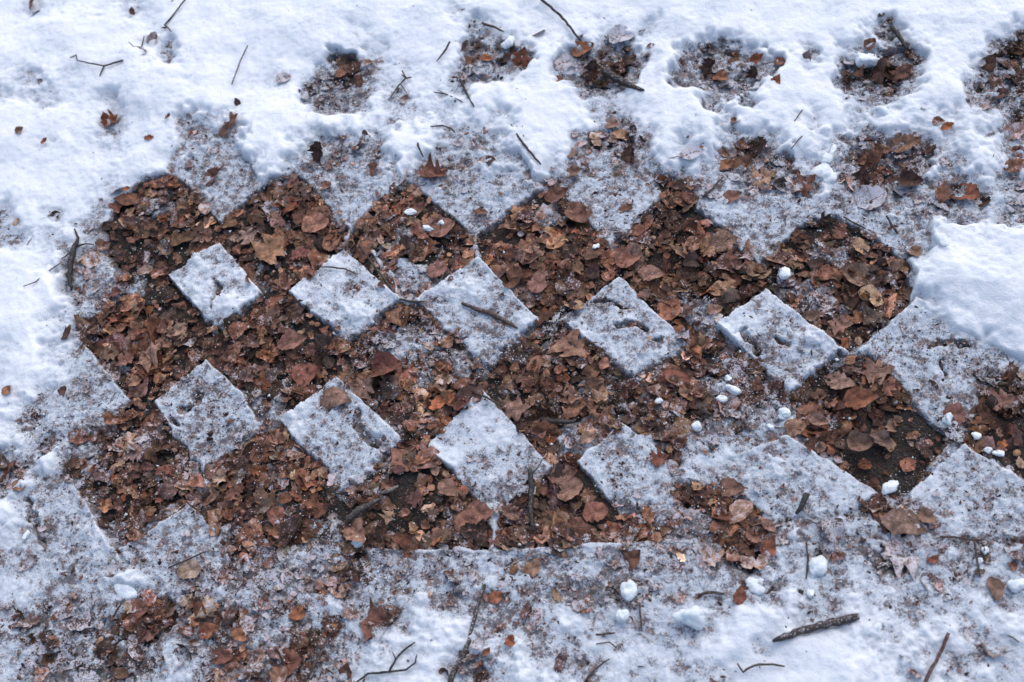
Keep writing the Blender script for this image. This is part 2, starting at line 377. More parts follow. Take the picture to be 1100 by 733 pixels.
# ---------------------------------------------------------------- object helpers
def tag(o, label=None, cat=None, group=None, kind=None):
    for k, v in (('label', label), ('category', cat), ('group', group), ('kind', kind)):
        if v: o[k] = v
    return o
def link(name, me, mat, parent=None):
    o = bpy.data.objects.new(name, me); C.objects.link(o); me.materials.append(mat)
    if parent: o.parent = parent
    return o
def npmesh(name, V, F, attrs=None):
    """V (n,3), F (m,k) -> mesh; attrs: name -> (n,) or (n,3)"""
    me = bpy.data.meshes.new(name); me.vertices.add(len(V)); me.vertices.foreach_set('co', np.ascontiguousarray(V, np.float32).ravel())
    k = F.shape[1]; me.loops.add(F.size); me.loops.foreach_set('vertex_index', np.ascontiguousarray(F, np.int32).ravel())
    me.polygons.add(len(F)); me.polygons.foreach_set('loop_start', np.arange(0, F.size, k, dtype=np.int32))
    me.polygons.foreach_set('use_smooth', np.ones(len(F), bool)); me.update(calc_edges=True)
    for an, a in (attrs or {}).items():
        if a.ndim == 1:
            q = me.attributes.new(an, 'FLOAT', 'POINT'); q.data.foreach_set('value', a.astype(np.float32))
        elif an == 'col':
            q = me.attributes.new(an, 'FLOAT_COLOR', 'POINT'); q.data.foreach_set('color', np.concatenate([a, np.ones((len(a), 1))], 1).astype(np.float32).ravel())
        else:
            q = me.attributes.new(an, 'FLOAT_VECTOR', 'POINT'); q.data.foreach_set('vector', a.astype(np.float32).ravel())
    return me

# ---------------------------------------------------------------- ground
def axis(lo, hi, step, far):
    a = np.arange(lo, hi, step); out = []; s = step; x = a[-1]
    while x < far: s *= 1.25; x += s; out.append(x)
    inn = []; s = step; x = a[0]
    while x > -far: s *= 1.25; x -= s; inn.append(x)
    return np.concatenate([inn[::-1], a, out])
cx, cy = toground(np.array([0, 1100, 0, 1100]), np.array([0, 0, 733, 733]))
X0, X1, Y0, Y1 = cx.min() - .06, cx.max() + .06, cy.min() - .06, cy.max() + .06
def sheet(step, far):
    xs = axis(X0, X1, step, far); ys = axis(Y0, Y1, step, far)
    X, Y = np.meshgrid(xs, ys); ny, nx = X.shape
    i = np.arange(nx * ny).reshape(ny, nx)
    F = np.stack([i[:-1, :-1], i[:-1, 1:], i[1:, 1:], i[1:, :-1]], -1).reshape(-1, 4)
    return X.ravel(), Y.ravel(), F
gx, gy, gF = sheet(.008, 40)
gz = .0015 * fbm(gx, gy, .05, 61, 3) - .004
tag(link('ground', npmesh('ground', np.stack([gx, gy, gz], 1), gF), M_SOIL), kind='structure')

# ---------------------------------------------------------------- snow
SX, SY, SF = sheet(.0018, 40)
SL, SP, SD, _ = level(SX, SY); SZ = snow_z(SX, SY, SL, SD)
live = (SZ[SF] > -.0075).any(1); SF = SF[live]
fp = SP[SF]; fid = fp[:, 0]
def cut(sel, name):
    F = SF[sel]; u, inv = np.unique(F.ravel(), return_inverse=True)
    return npmesh(name, np.stack([SX[u], SY[u], SZ[u]], 1), inv.reshape(-1, 4), {'lv': SL[u]})
tag(link('snow', cut(fid < 0, 'snow'), M_SNOW), kind='stuff', label='patchy winter snow lying deep at the top and left and thin over leaves below', cat='snow')
for k, (lv, poly, lab) in enumerate(PATCHES):
    if (fid == k).any():
        tag(link('snow_patch', cut(fid == k, 'snow_patch'), M_SNOW), lab, 'snow patch', 'frosty square snow patches between the leaf pits')
tag(link('snow_drift', cut(fid == 99, 'snow_drift'), M_SNOW), 'smooth deep white snow drift with rounded edge at the right of the leaves', 'snow drift')

# ---------------------------------------------------------------- leaves
PAL = np.array([(.205, .088, .050), (.160, .070, .042), (.110, .052, .034), (.250, .128, .074), (.300, .180, .110), (.060, .036, .028), (.185, .110, .078), (.240, .085, .036)])
PW = np.array([.20, .12, .14, .17, .09, .12, .13, .03])
NT, NS = 11, 7
def leaf_arrays(n, x, y, z, size, col, frost, yaw, tilt, tdir, curl, fold, crump, shape, rng, nt=NT, ns=NS):
    """n crumpled leaves as one array; shape 0 round, 1 pointed oval, 2 torn piece, 3 lobed"""
    t = np.linspace(0, 1, nt)[None, :, None]; s = np.linspace(-1, 1, ns)[None, None, :]
    T = np.broadcast_to(t, (n, nt, ns)).copy(); Sx = np.broadcast_to(s, (n, nt, ns)).copy()
    sh = shape[:, None, None]
    wr = np.sin(np.pi * np.clip(t, .02, .985) ** .75) ** .6 * .44
    wo = np.sin(np.pi * np.clip(t, .02, .985) ** .8) ** .95 * .33
    wt = np.sin(np.pi * np.clip(t, .04, .96)) ** .35 * .30
    wl = (np.sin(np.pi * np.clip(t, .02, .985) ** .8) ** .7 * .42) * (1 + .38 * np.cos(t * 2 * np.pi * 3.0 + .6))
    W = np.where(sh == 0, wr, np.where(sh == 1, wo, np.where(sh == 2, wt, wl)))
    edge = 1 + (.09 + .17 * (sh == 2) + .08 * (sh == 3)) * rng.standard_normal((n, nt, 1)) * np.where(Sx > 0, 1, 0) + (.09 + .17 * (sh == 2) + .08 * (sh == 3)) * rng.standard_normal((n, nt, 1)) * np.where(Sx < 0, 1, 0)
    ly = Sx * W * edge; lx = T - .5 + .10 * np.where(sh == 3, np.abs(Sx) ** 2, 0) * -1
    lx = lx + .06 * np.where(sh == 2, rng.standard_normal((n, 1, ns)), 0)
    bend = rng.normal(0, .18, (n, 1, 1)); ly = ly + bend * (lx ** 2)
    lz = np.zeros_like(lx)
    for k in range(4):
        a = rng.uniform(0, 2 * np.pi, (n, 1, 1)); fq = rng.uniform(3, 13, (n, 1, 1)); ph = rng.uniform(0, 6.28, (n, 1, 1))
        lz += np.sin((lx * np.cos(a) + ly * np.sin(a)) * fq + ph) / (fq ** .7)
    lz = lz * (crump[:, None, None] * .35) + np.abs(ly) * fold[:, None, None] + rng.standard_normal((n, nt, ns)) * .012
    # curl about the cross axis and along the edges
    k1 = curl[:, None, None]; lz = lz + k1 * lx ** 2 * 1.4
    k2 = (curl * rng.uniform(-.5, 1.5, n))[:, None, None]; lz = lz + k2 * ly ** 2 * 3.0
    sz = size[:, None, None]
    # tilt, yaw
    px, py, pz = lx * sz, ly * sz, lz * sz
    ca, sa = np.cos(tdir)[:, None, None], np.sin(tdir)[:, None, None]
    qx, qy = px * ca + py * sa, -px * sa + py * ca
    ct, st = np.cos(tilt)[:, None, None], np.sin(tilt)[:, None, None]
    qx, qz = qx * ct - pz * st, qx * st + pz * ct
    cy_, sy_ = np.cos(yaw)[:, None, None], np.sin(yaw)[:, None, None]
    wx, wy = qx * cy_ - qy * sy_, qx * sy_ + qy * cy_
    V = np.stack([wx + x[:, None, None], wy + y[:, None, None], qz + z[:, None, None]], -1).reshape(-1, 3)
    i = np.arange(nt * ns).reshape(nt, ns)
    f = np.stack([i[:-1, :-1], i[1:, :-1], i[1:, 1:], i[:-1, 1:]], -1).reshape(-1, 4)
    F = (f[None] + (np.arange(n) * nt * ns)[:, None, None]).reshape(-1, 4)
    A = {'col': np.repeat(col, nt * ns, 0), 'frost': np.repeat(frost, nt * ns), 'luv': np.stack([Sx, T, 0 * T], -1).reshape(-1, 3)}
    return V, F, A
def colors(n, rng, dark=0):
    c = PAL[rng.choice(len(PAL), n, p=PW / PW.sum())] * np.array([1.04, 1.05, 1.08]) * rng.uniform(.6, 1.3, (n, 1)) * rng.uniform(.92, 1.08, (n, 3))
    return c * (1 - dark)
# litter: far too many leaves and scraps to count
n = 60000
fx, fy = RNG.uniform(-130, 1230, n), RNG.uniform(-110, 860, n)
lx, ly = toground(fx, fy); LL, LP, LD, _ = level(lx, ly)
prob = np.interp(LL, [0, 1, 2, 3, 4, 5, 6, 7, 8], [.80, .82, .82, .6, .45, .26, .10, .015, 0])
pd = polydist(fx, fy, [(895,462),(985,430),(1020,472),(975,527),(943,524),(866,470)]); prob = np.where(pd > 0, prob * .18, prob)
pd2 = polydist(fx, fy, [(1045,462),(1110,440),(1110,520),(1045,480)]); prob = np.where(pd2 > 0, prob * .15, prob)
prob = np.where((LP >= 0) & (LP < 90), prob * .75, prob); prob = np.where(LP == -2, prob * .5, prob)
prob = np.where((fy > 600) & (fx > 400), prob * .55, prob)
prob = prob * np.where(LL < 3, np.clip(.95 + 1.1 * noise(lx, ly, .045, 140), .3, 1.1), 1)
prob = np.where(polydist(fx, fy, [(400,520),(455,490),(500,560),(420,580)]) > 0, prob * .45, prob)
keep = (RNG.random(n) < prob) & (LD < 2)
lx, ly, LL, LP, fy = lx[keep], ly[keep], LL[keep], LP[keep], fy[keep]; n = len(lx); print('litter leaves', n)
sz = np.clip(RNG.lognormal(math.log(.0132), .50, n), .005, .048) * np.interp(LL, [0, 2.5, 5], [1.08, 1, .8]) * np.where((LP >= 0) | (LP == -2), .65, 1)
pz = snow_z(lx, ly, LL, 0 * lx)
inpit = LL < 2.6
z = np.where(inpit, RNG.uniform(-.0005, .0052, n), np.maximum(pz, .001) + RNG.uniform(-.004, .0035, n))
tl = np.abs(RNG.normal(0, .30, n)); tl = np.where(RNG.random(n) < .05, tl + .5, tl)
fr = np.clip(np.interp(LL, [0, 1, 2.5, 4, 6], [.16, .30, .58, .85, .95]) + .25 * noise(lx, ly, .03, 70) + RNG.normal(0, .15, n), 0, 1)
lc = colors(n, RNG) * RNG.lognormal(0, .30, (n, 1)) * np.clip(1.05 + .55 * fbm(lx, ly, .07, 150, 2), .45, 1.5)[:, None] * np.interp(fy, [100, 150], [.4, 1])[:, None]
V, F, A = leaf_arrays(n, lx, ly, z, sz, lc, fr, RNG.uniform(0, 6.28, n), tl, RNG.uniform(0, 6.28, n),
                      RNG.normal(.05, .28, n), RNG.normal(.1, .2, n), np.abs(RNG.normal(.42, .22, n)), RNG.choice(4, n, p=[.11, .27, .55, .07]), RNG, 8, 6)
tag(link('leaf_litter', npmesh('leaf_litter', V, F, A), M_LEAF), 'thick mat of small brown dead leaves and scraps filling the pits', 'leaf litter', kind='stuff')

# crumbs of bark, soil and leaf, and loose grains of frost
def bits(n, size, zoff, weight, name, mat, colf, lab, cat, rng, elong=1.6):
    fx, fy = rng.uniform(-60, 1160, n), rng.uniform(-60, 790, n)
    x, y = toground(fx, fy); L, P, D, _ = level(x, y)
    k = (rng.random(n) < np.interp(L, [0, 1, 2, 3, 4, 5, 6, 7, 8, 9], weight) * np.clip(.9 + 1.5 * noise(x, y, .04, 88), .1, 2)) & (D < 0)
    x, y, L = x[k], y[k], L[k]; n = len(x)
    z = np.where(L < 2.6, rng.uniform(.002, .012, n), np.maximum(snow_z(x, y, L, 0 * x), .002)) + zoff
    s = np.clip(rng.lognormal(math.log(size), .5, n), size * .3, size * 4)
    base = np.array([(1, 0, 0), (-1, 0, 0), (0, 1, 0), (0, -1, 0), (0, 0, 1), (0, 0, -1)], float)
    v = base[None] * (1 + .35 * rng.standard_normal((n, 6, 1))) * np.array([elong, 1, .7]) + .15 * rng.standard_normal((n, 6, 3))
    a = rng.uniform(0, 6.28, n); ca, sa = np.cos(a)[:, None], np.sin(a)[:, None]
    vx = v[..., 0] * ca - v[..., 1] * sa; vy = v[..., 0] * sa + v[..., 1] * ca
    V = np.stack([vx * s[:, None] + x[:, None], vy * s[:, None] + y[:, None], v[..., 2] * s[:, None] + z[:, None]], -1).reshape(-1, 3)
    f = np.array([(0, 2, 4), (2, 1, 4), (1, 3, 4), (3, 0, 4), (2, 0, 5), (1, 2, 5), (3, 1, 5), (0, 3, 5)])
    F = (f[None] + (np.arange(n) * 6)[:, None, None]).reshape(-1, 3)
    at = {'lv': np.full(len(V), 9.0)}
    if colf: at['col'] = np.repeat(colf(n, rng), 6, 0); at['frost'] = np.full(len(V), .3); at['luv'] = np.full((len(V), 3), .5)
    tag(link(name, npmesh(name, V, F, at), mat), lab, cat, kind='stuff')
bits(70000, .00075, 0, [.6, .6, .6, .6, .6, .50, .13, .03, .008, .003], 'bark_crumbs', M_LEAF, lambda n, r: colors(n, r) * .45, 'tiny dark crumbs of bark and leaf scattered over the frosty snow', 'crumbs', RNG, 2.0)
bits(60000, .00055, .0006, [.04, .2, .6, .85, .6, .3, .2, .1, .05, .03], 'frost_grains', M_CLUMP, None, 'loose white grains of frost lying on leaves and crust', 'frost', RNG, 1.1)

# ---------------------------------------------------------------- single leaves
ZONES = [  # name, centre, reach
 ('the upper left leaf pit', 175, 243, 70), ('the second upper leaf pit', 310, 250, 68), ('the ice-flecked third upper pit', 445, 262, 68),
 ('the apex-topped middle pit', 583, 275, 75), ('the bare reddish fifth upper pit', 740, 285, 85), ('the round-edged right upper pit', 905, 300, 85),
 ('the left pit of the middle row', 160, 365, 68), ('the second pit of the middle row', 300, 388, 68), ('the iced third pit of the middle row', 450, 402, 66),
 ('the pit with the charred stick', 600, 425, 80), ('the crumbly patch', 760, 435, 75), ('the dark soil pit', 935, 450, 85), ('the pit at the right edge', 1085, 450, 50),
 ('the lower left leaf pit', 145, 515, 80), ('the long lower leaf bed', 290, 545, 80), ('the blackish lower pit', 450, 545, 70),
 ('the pit with the upright dark stick', 600, 560, 80), ('the reddish patch in the lower snow', 795, 565, 50), ('the messy leaves at the lower left', 230, 670, 110)]
def tone(c):
    l = c.mean() ; 
    if l > .15: return 'pale tan'
    if c[0] > 3.1 * c[2] and l > .08: return 'orange brown'
    if l > .1: return 'reddish brown'
    if l > .065: return 'mid brown'
    return 'dark brown'
def single(name, px, py, size, shape, col, yaw, label, tilt=.2, tdir=0, curl=.15, fold=.15, crump=.3, frost=.2, dz=.003, group=None, cat='leaf', seed=0, pit=False, stalk=0):
    r = np.random.default_rng(seed + int(px * 7 + py * 13)); x, y = G(px, py); h, L = top(px, py)
    zz = (.0065 if (L < 2.6) else h) + dz
    x, y = G(px, py, zz)
    f = lambda v: np.array([float(v)])
    nt, ns = (15, 9)
    V, F, A = leaf_arrays(1, f(0), f(0), f(0), f(size), np.array([np.array(col) * (.92, .94, 1.04)]), f(frost), f(yaw), f(tilt), f(tdir), f(curl), f(fold), f(crump), np.array([shape]), r, nt, ns)
    low = V[:, 2].min(); zz = max(zz, -low * .55 + zz - .004)
    o = link(name, npmesh(name, V, F, A), M_LEAF); o.location = (x, y, zz)
    tag(o, label, cat, group)
    if not stalk and shape != 2 and size > .028 and (int(px * 3 + py) % 5) < 2: stalk = .014
    if stalk:
        b = V[:ns].mean(0); d = b - V[ns * 3:ns * 4].mean(0); d /= np.linalg.norm(d)
        pts = [tuple(b + d * stalk * q + np.array([0, 0, -.001 * q]) + np.array([d[1], -d[0], 0]) * stalk * .15 * q * q) for q in (0, .35, .7, 1)]
        tube('leaf_stalk', [[(p, .0007) for p in pts]], (.12, .06, .04), parent=o)
    return o
def tube(name, strands, col, frost=0., parent=None, sides=7):
    """tapered, knobbly branching rod: strands of ((x,y,z), radius)"""
    Vs, Fs, off = [], [], 0; r = random.Random(len(strands) * 31 + int(strands[0][0][0][0] * 9999))
    for st in strands:
        P = [Vector(p) for p, _ in st]; R = [q for _, q in st]
        # resample with slight wander
        Q, RR = [], []
        for a in range(len(P) - 1):
            nseg = max(2, int((P[a + 1] - P[a]).length / .006))
            for b in range(nseg):
                t = b / nseg; wob = R[a] * .3 if (a or b) else 0
                Q.append(P[a].lerp(P[a + 1], t) + Vector((r.uniform(-1, 1), r.uniform(-1, 1), r.uniform(-.4, .4))) * wob); RR.append((R[a] * (1 - t) + R[a + 1] * t) * r.uniform(.9, 1.1))
        Q.append(P[-1]); RR.append(R[-1] * .7); up = Vector((0, 0, 1))
        for i, q in enumerate(Q):
            d = (Q[min(i + 1, len(Q) - 1)] - Q[max(i - 1, 0)]).normalized(); s = d.cross(up)
            s = s.normalized() if s.length > 1e-4 else Vector((1, 0, 0)); u = s.cross(d)
            for k in range(sides):
                a = 2 * math.pi * k / sides; Vs.append(q + (s * math.cos(a) + u * math.sin(a)) * RR[i])
        for i in range(len(Q) - 1):
            for k in range(sides):
                a, b = off + i * sides + k, off + i * sides + (k + 1) % sides; Fs.append((a, b, b + sides, a + sides))
        c0 = len(Vs); Vs.append(Q[0]); Vs.append(Q[-1])
        e = off + (len(Q) - 1) * sides
        for k in range(sides):
            Fs.append((c0, off + (k + 1) % sides, off + k)); Fs.append((c0 + 1, e + k, e + (k + 1) % sides))
        off = len(Vs)
    me = bpy.data.meshes.new(name); me.from_pydata([tuple(v) for v in Vs], [], Fs); me.polygons.foreach_set('use_smooth', [True] * len(Fs))
    q = me.attributes.new('col', 'FLOAT_COLOR', 'POINT'); q.data.foreach_set('color', list((*col, 1)) * len(Vs))
    q = me.attributes.new('frost', 'FLOAT', 'POINT'); q.data.foreach_set('value', [frost] * len(Vs))
    return link(name, me, M_TWIG, parent)
# colours
RED, ORG, TAN, BRN, DRK, GRY = (.24, .075, .035), (.34, .12, .045), (.36, .21, .12), (.20, .095, .055), (.07, .035, .025), (.26, .22, .21)
D = math.radians
S_ = [  # name-able leaves: px, py, size, shape, colour, yaw, label, extras
 (122,130,.034,3,ORG,.3,'bright orange curled leaf alone on the deep snow at the upper left',dict(tilt=.5,curl=.5)),
 (112,128,.020,2,RED,1.8,'small dark red leaf tucked against the orange curled leaf',dict(tilt=.7)),
 (21,140,.017,0,BRN,.5,'small round brown leaf in the snow near the left edge',{}),
 (47,151,.014,2,RED,.9,'tiny reddish leaf scrap beside the small round brown leaf',{}),
 (160,148,.018,2,RED,.2,'small red leaf scrap on snow right of the orange curled leaf',{}),
 (136,203,.016,1,ORG,.1,'small orange leaf on snow just above the first leaf pit',{}),
 (119,220,.010,1,RED,.4,'tiny red leaf at the snowy rim of the first pit',{}),
 (180,125,.012,2,BRN,1,'tiny brown leaf bit on the white snow below the thin straight twig',{}),
 (165,42,.026,0,(.40,.27,.20),1.2,'pale round leaf half buried in snow below the tall bent twig',dict(frost=.7,tilt=.5)),
 (152,57,.022,0,(.34,.22,.16),.2,'pale frosted leaf half buried beside the little branching twig',dict(frost=.8)),
 (35,4,.026,3,BRN,.5,'brown leaf poking out at the top edge near the left corner',dict(tilt=.8)),
 (142,13,.020,1,BRN,1.4,'thin brown leaf on edge in the shallow snow hollow',dict(tilt=1.1)),
 (250,128,.030,3,BRN,.5,'brown ragged leaf in the frosty leaves above the second pit',dict(tilt=.4,frost=.3)),
 (255,110,.018,1,DRK,2.1,'dark pointed leaf with upright stalk on snow',dict(tilt=.6,stalk=.014)),
 (305,84,.026,0,(.38,.28,.22),.3,'pale frosted round leaf in snow left of the first dark hole',dict(frost=.9,tilt=.1)),
 (370,77,.036,1,(.28,.13,.07),.4,'brown leaf arching over the upper rim of the left dark hole',dict(tilt=.5,curl=.4)),
 (385,87,.024,2,BRN,1.4,'brown leaf scrap at the right end of the left dark hole',dict(tilt=.7)),
 (394,68,.026,1,TAN,.1,'tan leaf on the snowy rim above the left dark hole',dict(frost=.5)),
 (500,50,.032,1,DRK,.1,'dark leaf edge at the rim of the second snow hole',dict(tilt=.8)),
 (505,66,.026,1,BRN,2.6,'brown leaf inside the second snow hole',dict(tilt=.4)),
 (562,62,.036,3,RED,1.2,'rust red folded leaf at the right rim of the second snow hole',dict(tilt=.8,fold=.5)),
 (545,62,.030,1,DRK,.3,'almost black leaf deep in the second snow hole',dict(tilt=.5)),
 (523,63,.024,1,ORG,-.2,'thin orange leaf across the second snow hole',dict()),
 (579,36,.026,1,TAN,-1.0,'thin tan leaf standing on edge in clean snow',dict(tilt=.9,tdir=1.5)),
 (628,54,.040,0,(.30,.125,.06),.3,'round rust brown leaf at the end of the long bent twig',dict(tilt=.4,curl=.3)),
 (606,68,.036,0,(.36,.25,.20),1.3,'pale frosted leaf left of the third snow hole',dict(frost=.9)),
 (600,86,.026,1,BRN,-.5,'brown leaf at the lower left rim of the third snow hole',dict(tilt=.5)),
 (636,78,.038,2,DRK,1.4,'blackish leaf down in the third snow hole',dict(tilt=.9)),
 (675,68,.036,2,DRK,-.1,'dark ragged leaf on the right rim of the third snow hole',dict(tilt=.7)),
 (668,40,.044,0,(.24,.17,.14),.2,'large faint leaf showing through snow above the third hole',dict(frost=1,tilt=.05,dz=.0)),
 (699,49,.015,1,BRN,.2,'small brown leaf alone on clean snow right of the third hole',{}),
 (760,75,.036,2,DRK,.9,'dark leaf at the left end of the fourth snow hole',dict(tilt=.9)),
 (775,84,.036,1,(.28,.12,.06),-.6,'orange brown leaf across the fourth snow hole',dict(tilt=.5)),
 (813,66,.034,1,RED,.2,'reddish leaf on the upper rim of the fourth snow hole',dict(tilt=.8)),
 (838,66,.020,0,BRN,.1,'small round brown leaf with a thread-like stalk on the snow',dict(stalk=.02)),
 (833,88,.028,1,ORG,1.1,'orange pointed leaf at the right end of the fourth snow hole',dict(tilt=.6)),
 (808,82,.030,2,DRK,1.2,'dark leaf standing in the middle of the fourth snow hole',dict(tilt=1.0)),
 (865,64,.030,1,(.22,.16,.14),1.5,'grey brown triangular leaf standing in clean snow',dict(tilt=.8,tdir=.2,frost=.4)),
 (790,130,.020,1,BRN,-.5,'small pointed brown leaf on snow below the fourth hole',dict(tilt=.4)),
 (743,165,.042,1,(.26,.21,.20),.3,'pale grey frosted leaf with upright stalk on the snow',dict(frost=1,tilt=.1,stalk=.015)),
 (935,47,.022,0,BRN,.9,'dark brown leaf beside a snow hump above the fifth hole',dict(tilt=.6)),
 (970,50,.028,1,(.30,.14,.07),-1.2,'orange brown leaf clinging to a black twig stub',dict(tilt=.8)),
 (945,80,.055,1,DRK,.15,'long blackish leaf along the back of the fifth snow hole',dict(tilt=.9,tdir=1.5)),
 (925,78,.034,1,(.13,.06,.035),-.2,'dark brown leaf at the left of the fifth snow hole',dict(tilt=.8,tdir=1.2)),
 (968,80,.036,2,(.20,.10,.06),.6,'brown ragged leaf at the right of the fifth snow hole',dict(tilt=.6)),
 (1062,70,.040,1,(.12,.055,.035),1.0,'long dark leaf on the rim of the right edge hole',dict(tilt=.9)),
 (1088,85,.036,1,(.15,.07,.045),-1.2,'brown leaf hanging in the right edge hole',dict(tilt=.9)),
 (1075,103,.032,1,(.10,.05,.035),-.4,'dark leaf at the foot of the right edge hole',dict(tilt=.5)),
 (1018,136,.022,1,ORG,.5,'slim orange leaf on thin snow at the right',dict()),
 (1007,130,.022,1,BRN,0,'slim brown leaf left of the slim orange leaf',dict(frost=.5)),
 (1090,143,.032,0,(.36,.22,.16),.3,'pale brown round leaf at the right edge',dict(frost=.6)),
 (1090,178,.034,1,(.24,.11,.06),.5,'brown leaf under thin snow at the right edge',dict(frost=.4)),
 (972,156,.052,1,(.22,.12,.07),.25,'long tan brown leaf lying over the row of snow clumps',dict(tilt=.3,fold=.3)),
 (998,162,.024,2,DRK,.3,'small dark crumpled leaf at the end of the long tan one',dict(tilt=.5)),
 (938,172,.042,2,(.16,.065,.035),.6,'dark red leaf between the snow clumps',dict(tilt=.8)),
 (925,190,.034,3,DRK,1.5,'blackish lobed leaf by the big snow clump',dict(tilt=.7)),
 (978,196,.036,0,DRK,.2,'round dark leaf with a hollow centre in frosty leaves',dict(curl=.6)),
 (1012,208,.034,1,(.30,.15,.09),1.45,'tan leaf rolled into an upright cone',dict(fold=1.2,tilt=.3)),
 (1038,210,.044,0,(.24,.085,.045),-.7,'large rusty leaf with snow on its top side',dict(tilt=.5,frost=.25)),
 (1056,218,.026,2,DRK,.1,'dark leaf scrap under the large rusty leaf',dict(tilt=.6)),
 (937,215,.048,0,(.27,.21,.19),.5,'big pale leaf coated with frost above the round-edged pit',dict(frost=.95,tilt=.15)),
 (981,270,.034,1,(.22,.12,.07),-1.05,'pointed brown leaf between the round-edged pit and the drift',dict(tilt=.35)),
 (800,176,.040,1,(.23,.11,.06),.5,'long orange brown leaf curving through frosty leaves',dict(tilt=.6,curl=.5)),
 (780,177,.030,1,(.30,.13,.06),.2,'orange leaf above the reddish pit',dict(tilt=.3)),
 (822,190,.040,3,TAN,.4,'tan lobed leaf above the reddish pit',dict(tilt=.2,frost=.35)),
 (815,160,.036,2,DRK,.5,'dark crumpled leaf on top of the frosty leaf heap',dict(tilt=.9)),
 (786,212,.036,1,(.24,.11,.07),.4,'brown leaf with raised edge near the pit apex',dict(tilt=.5)),
 (866,198,.040,3,(.22,.10,.06),.7,'ragged brown leaf below the second snow clump',dict(tilt=.5)),
 (658,134,.032,1,(.30,.17,.11),-.4,'tan leaf at the top of the frosty leaf heap',dict(tilt=.4)),
 (675,170,.036,2,(.18,.09,.055),1.3,'brown upright leaf on the frosty heap above the fourth pit',dict(tilt=.9)),
 (616,185,.034,1,(.20,.11,.07),.1,'brown curled leaf at the left foot of the frosty heap',dict(tilt=.5)),
 (672,224,.024,2,BRN,.3,'small brown leaf on white frost near the fourth pit',{}),
 (468,188,.044,3,(.19,.08,.05),-.2,'brown leaf ring with frost inside above the third pit',dict(curl=.5,tilt=.2)),
 (527,172,.018,0,DRK,0,'small round dark leaf in a dip of snow',dict(tilt=.2)),
 (517,228,.022,1,BRN,-.1,'slim brown leaf on the frosty square above the apex pit',{}),
 (385,160,.028,1,(.14,.065,.04),-.6,'curved dark brown leaf above the frosty heap',dict(tilt=.7,curl=.5)),
 (400,183,.030,0,(.20,.085,.05),.5,'round brown leaf folded upright in frost',dict(tilt=.7)),
 (350,200,.032,1,(.22,.11,.07),-.5,'brown leaf leaning over the rim of the second pit',dict(tilt=.5)),
 (342,165,.036,2,DRK,1.4,'dark stem-like leaf standing in frost',dict(tilt=1.0)),
 (228,190,.044,1,(.16,.07,.045),.7,'long dark curled leaf on the frosty heap above the first pit',dict(fold=.5,tilt=.4)),
 (242,140,.034,1,(.18,.09,.055),.5,'brown leaf folded over a dark gap',dict(tilt=.6)),
 (296,268,.058,3,(.34,.18,.09),.9,'large tan lobed leaf in the second upper pit',dict(tilt=.15,crump=.45)),
 (340,240,.046,0,(.32,.15,.09),.2,'large light orange leaf flat in the second upper pit',dict(tilt=.1)),
 (475,245,.044,0,(.26,.125,.085),.4,'broad brown leaf with veins in the third upper pit',dict(tilt=.15)),
 (470,290,.034,0,(.27,.13,.09),.2,'round tan leaf right of the ice chunks',dict(tilt=.2)),
 (450,225,.034,1,(.20,.09,.055),.5,'long brown leaf under the snowy rim of the third pit',dict(tilt=.4)),
 (578,305,.034,0,(.27,.13,.09),1.4,'round tan leaf low in the apex pit',dict(tilt=.1)),
 (598,210,.044,1,(.20,.09,.05),.2,'rusty leaf at the apex of the middle pit',dict(tilt=.3)),
 (620,232,.050,1,(.20,.095,.06),-.85,'long brown leaf lining the right rim of the apex pit',dict(fold=.4)),
 (675,278,.040,0,(.29,.13,.08),.4,'round orange brown leaf at the left of the reddish pit',dict(tilt=.1)),
 (700,295,.044,1,(.28,.15,.10),-.2,'light brown pointed leaf in the reddish pit',dict(tilt=.2)),
 (768,333,.026,1,(.34,.19,.12),.3,'pale folded leaf near the left corner of the plain square patch',dict(tilt=.2)),
 (905,350,.034,3,(.28,.15,.10),.1,'light brown leaf just above the narrow snow ridge',dict(tilt=.3)),
 (165,380,.050,3,(.30,.17,.11),.6,'big tan crumpled leaf in the left pit of the middle row',dict(crump=.6,tilt=.3)),
 (190,355,.036,2,(.34,.20,.13),.2,'pale torn leaf above the big tan crumpled one',dict(tilt=.25)),
 (145,410,.028,1,(.33,.17,.09),.1,'light orange leaf near the foot of the left pit',dict(tilt=.3)),
 (330,403,.044,0,(.24,.09,.055),.1,'round red brown leaf above the ringed snow patch',dict(tilt=.2,curl=.4)),
 (315,368,.050,1,(.27,.13,.085),.3,'large folded light brown leaf in the second middle pit',dict(fold=.4)),
 (250,385,.016,0,(.30,.17,.12),0,'tiny round tan leaf below the yellow-specked square',{}),
 (416,395,.050,0,(.19,.075,.05),.4,'big smooth rust leaf in the iced pit',dict(tilt=.2,curl=.35)),
 (393,415,.040,3,(.26,.15,.10),1.0,'tan pointed leaf at the edge of the iced pit',dict(tilt=.3)),
 (440,415,.020,1,(.34,.17,.08),1.3,'small orange curled leaf by the iced pit floor',dict(tilt=.5)),
 (358,428,.060,1,(.24,.14,.09),-.2,'long curled brown leaf ringing the white hump of a snow patch',dict(curl=-.5,fold=.3)),
 (617,375,.055,3,(.26,.14,.085),-.6,'tan leaf under the left corner of the cracked patch',dict(tilt=.3,crump=.5)),
 (555,440,.046,3,(.27,.15,.10),.1,'light brown leaf beside the bright lower patch',dict(tilt=.3)),
 (580,462,.036,1,(.20,.09,.06),-1.2,'long brown leaf on the right rim of the bright lower patch',dict(fold=.4)),
 (632,470,.028,1,(.36,.22,.14),.5,'pale tan leaf near the charred stick',dict(tilt=.3)),
 (855,460,.030,0,(.30,.17,.10),.2,'rounded tan leaf with paler rolled leaf on it',dict(tilt=.2,curl=.3)),
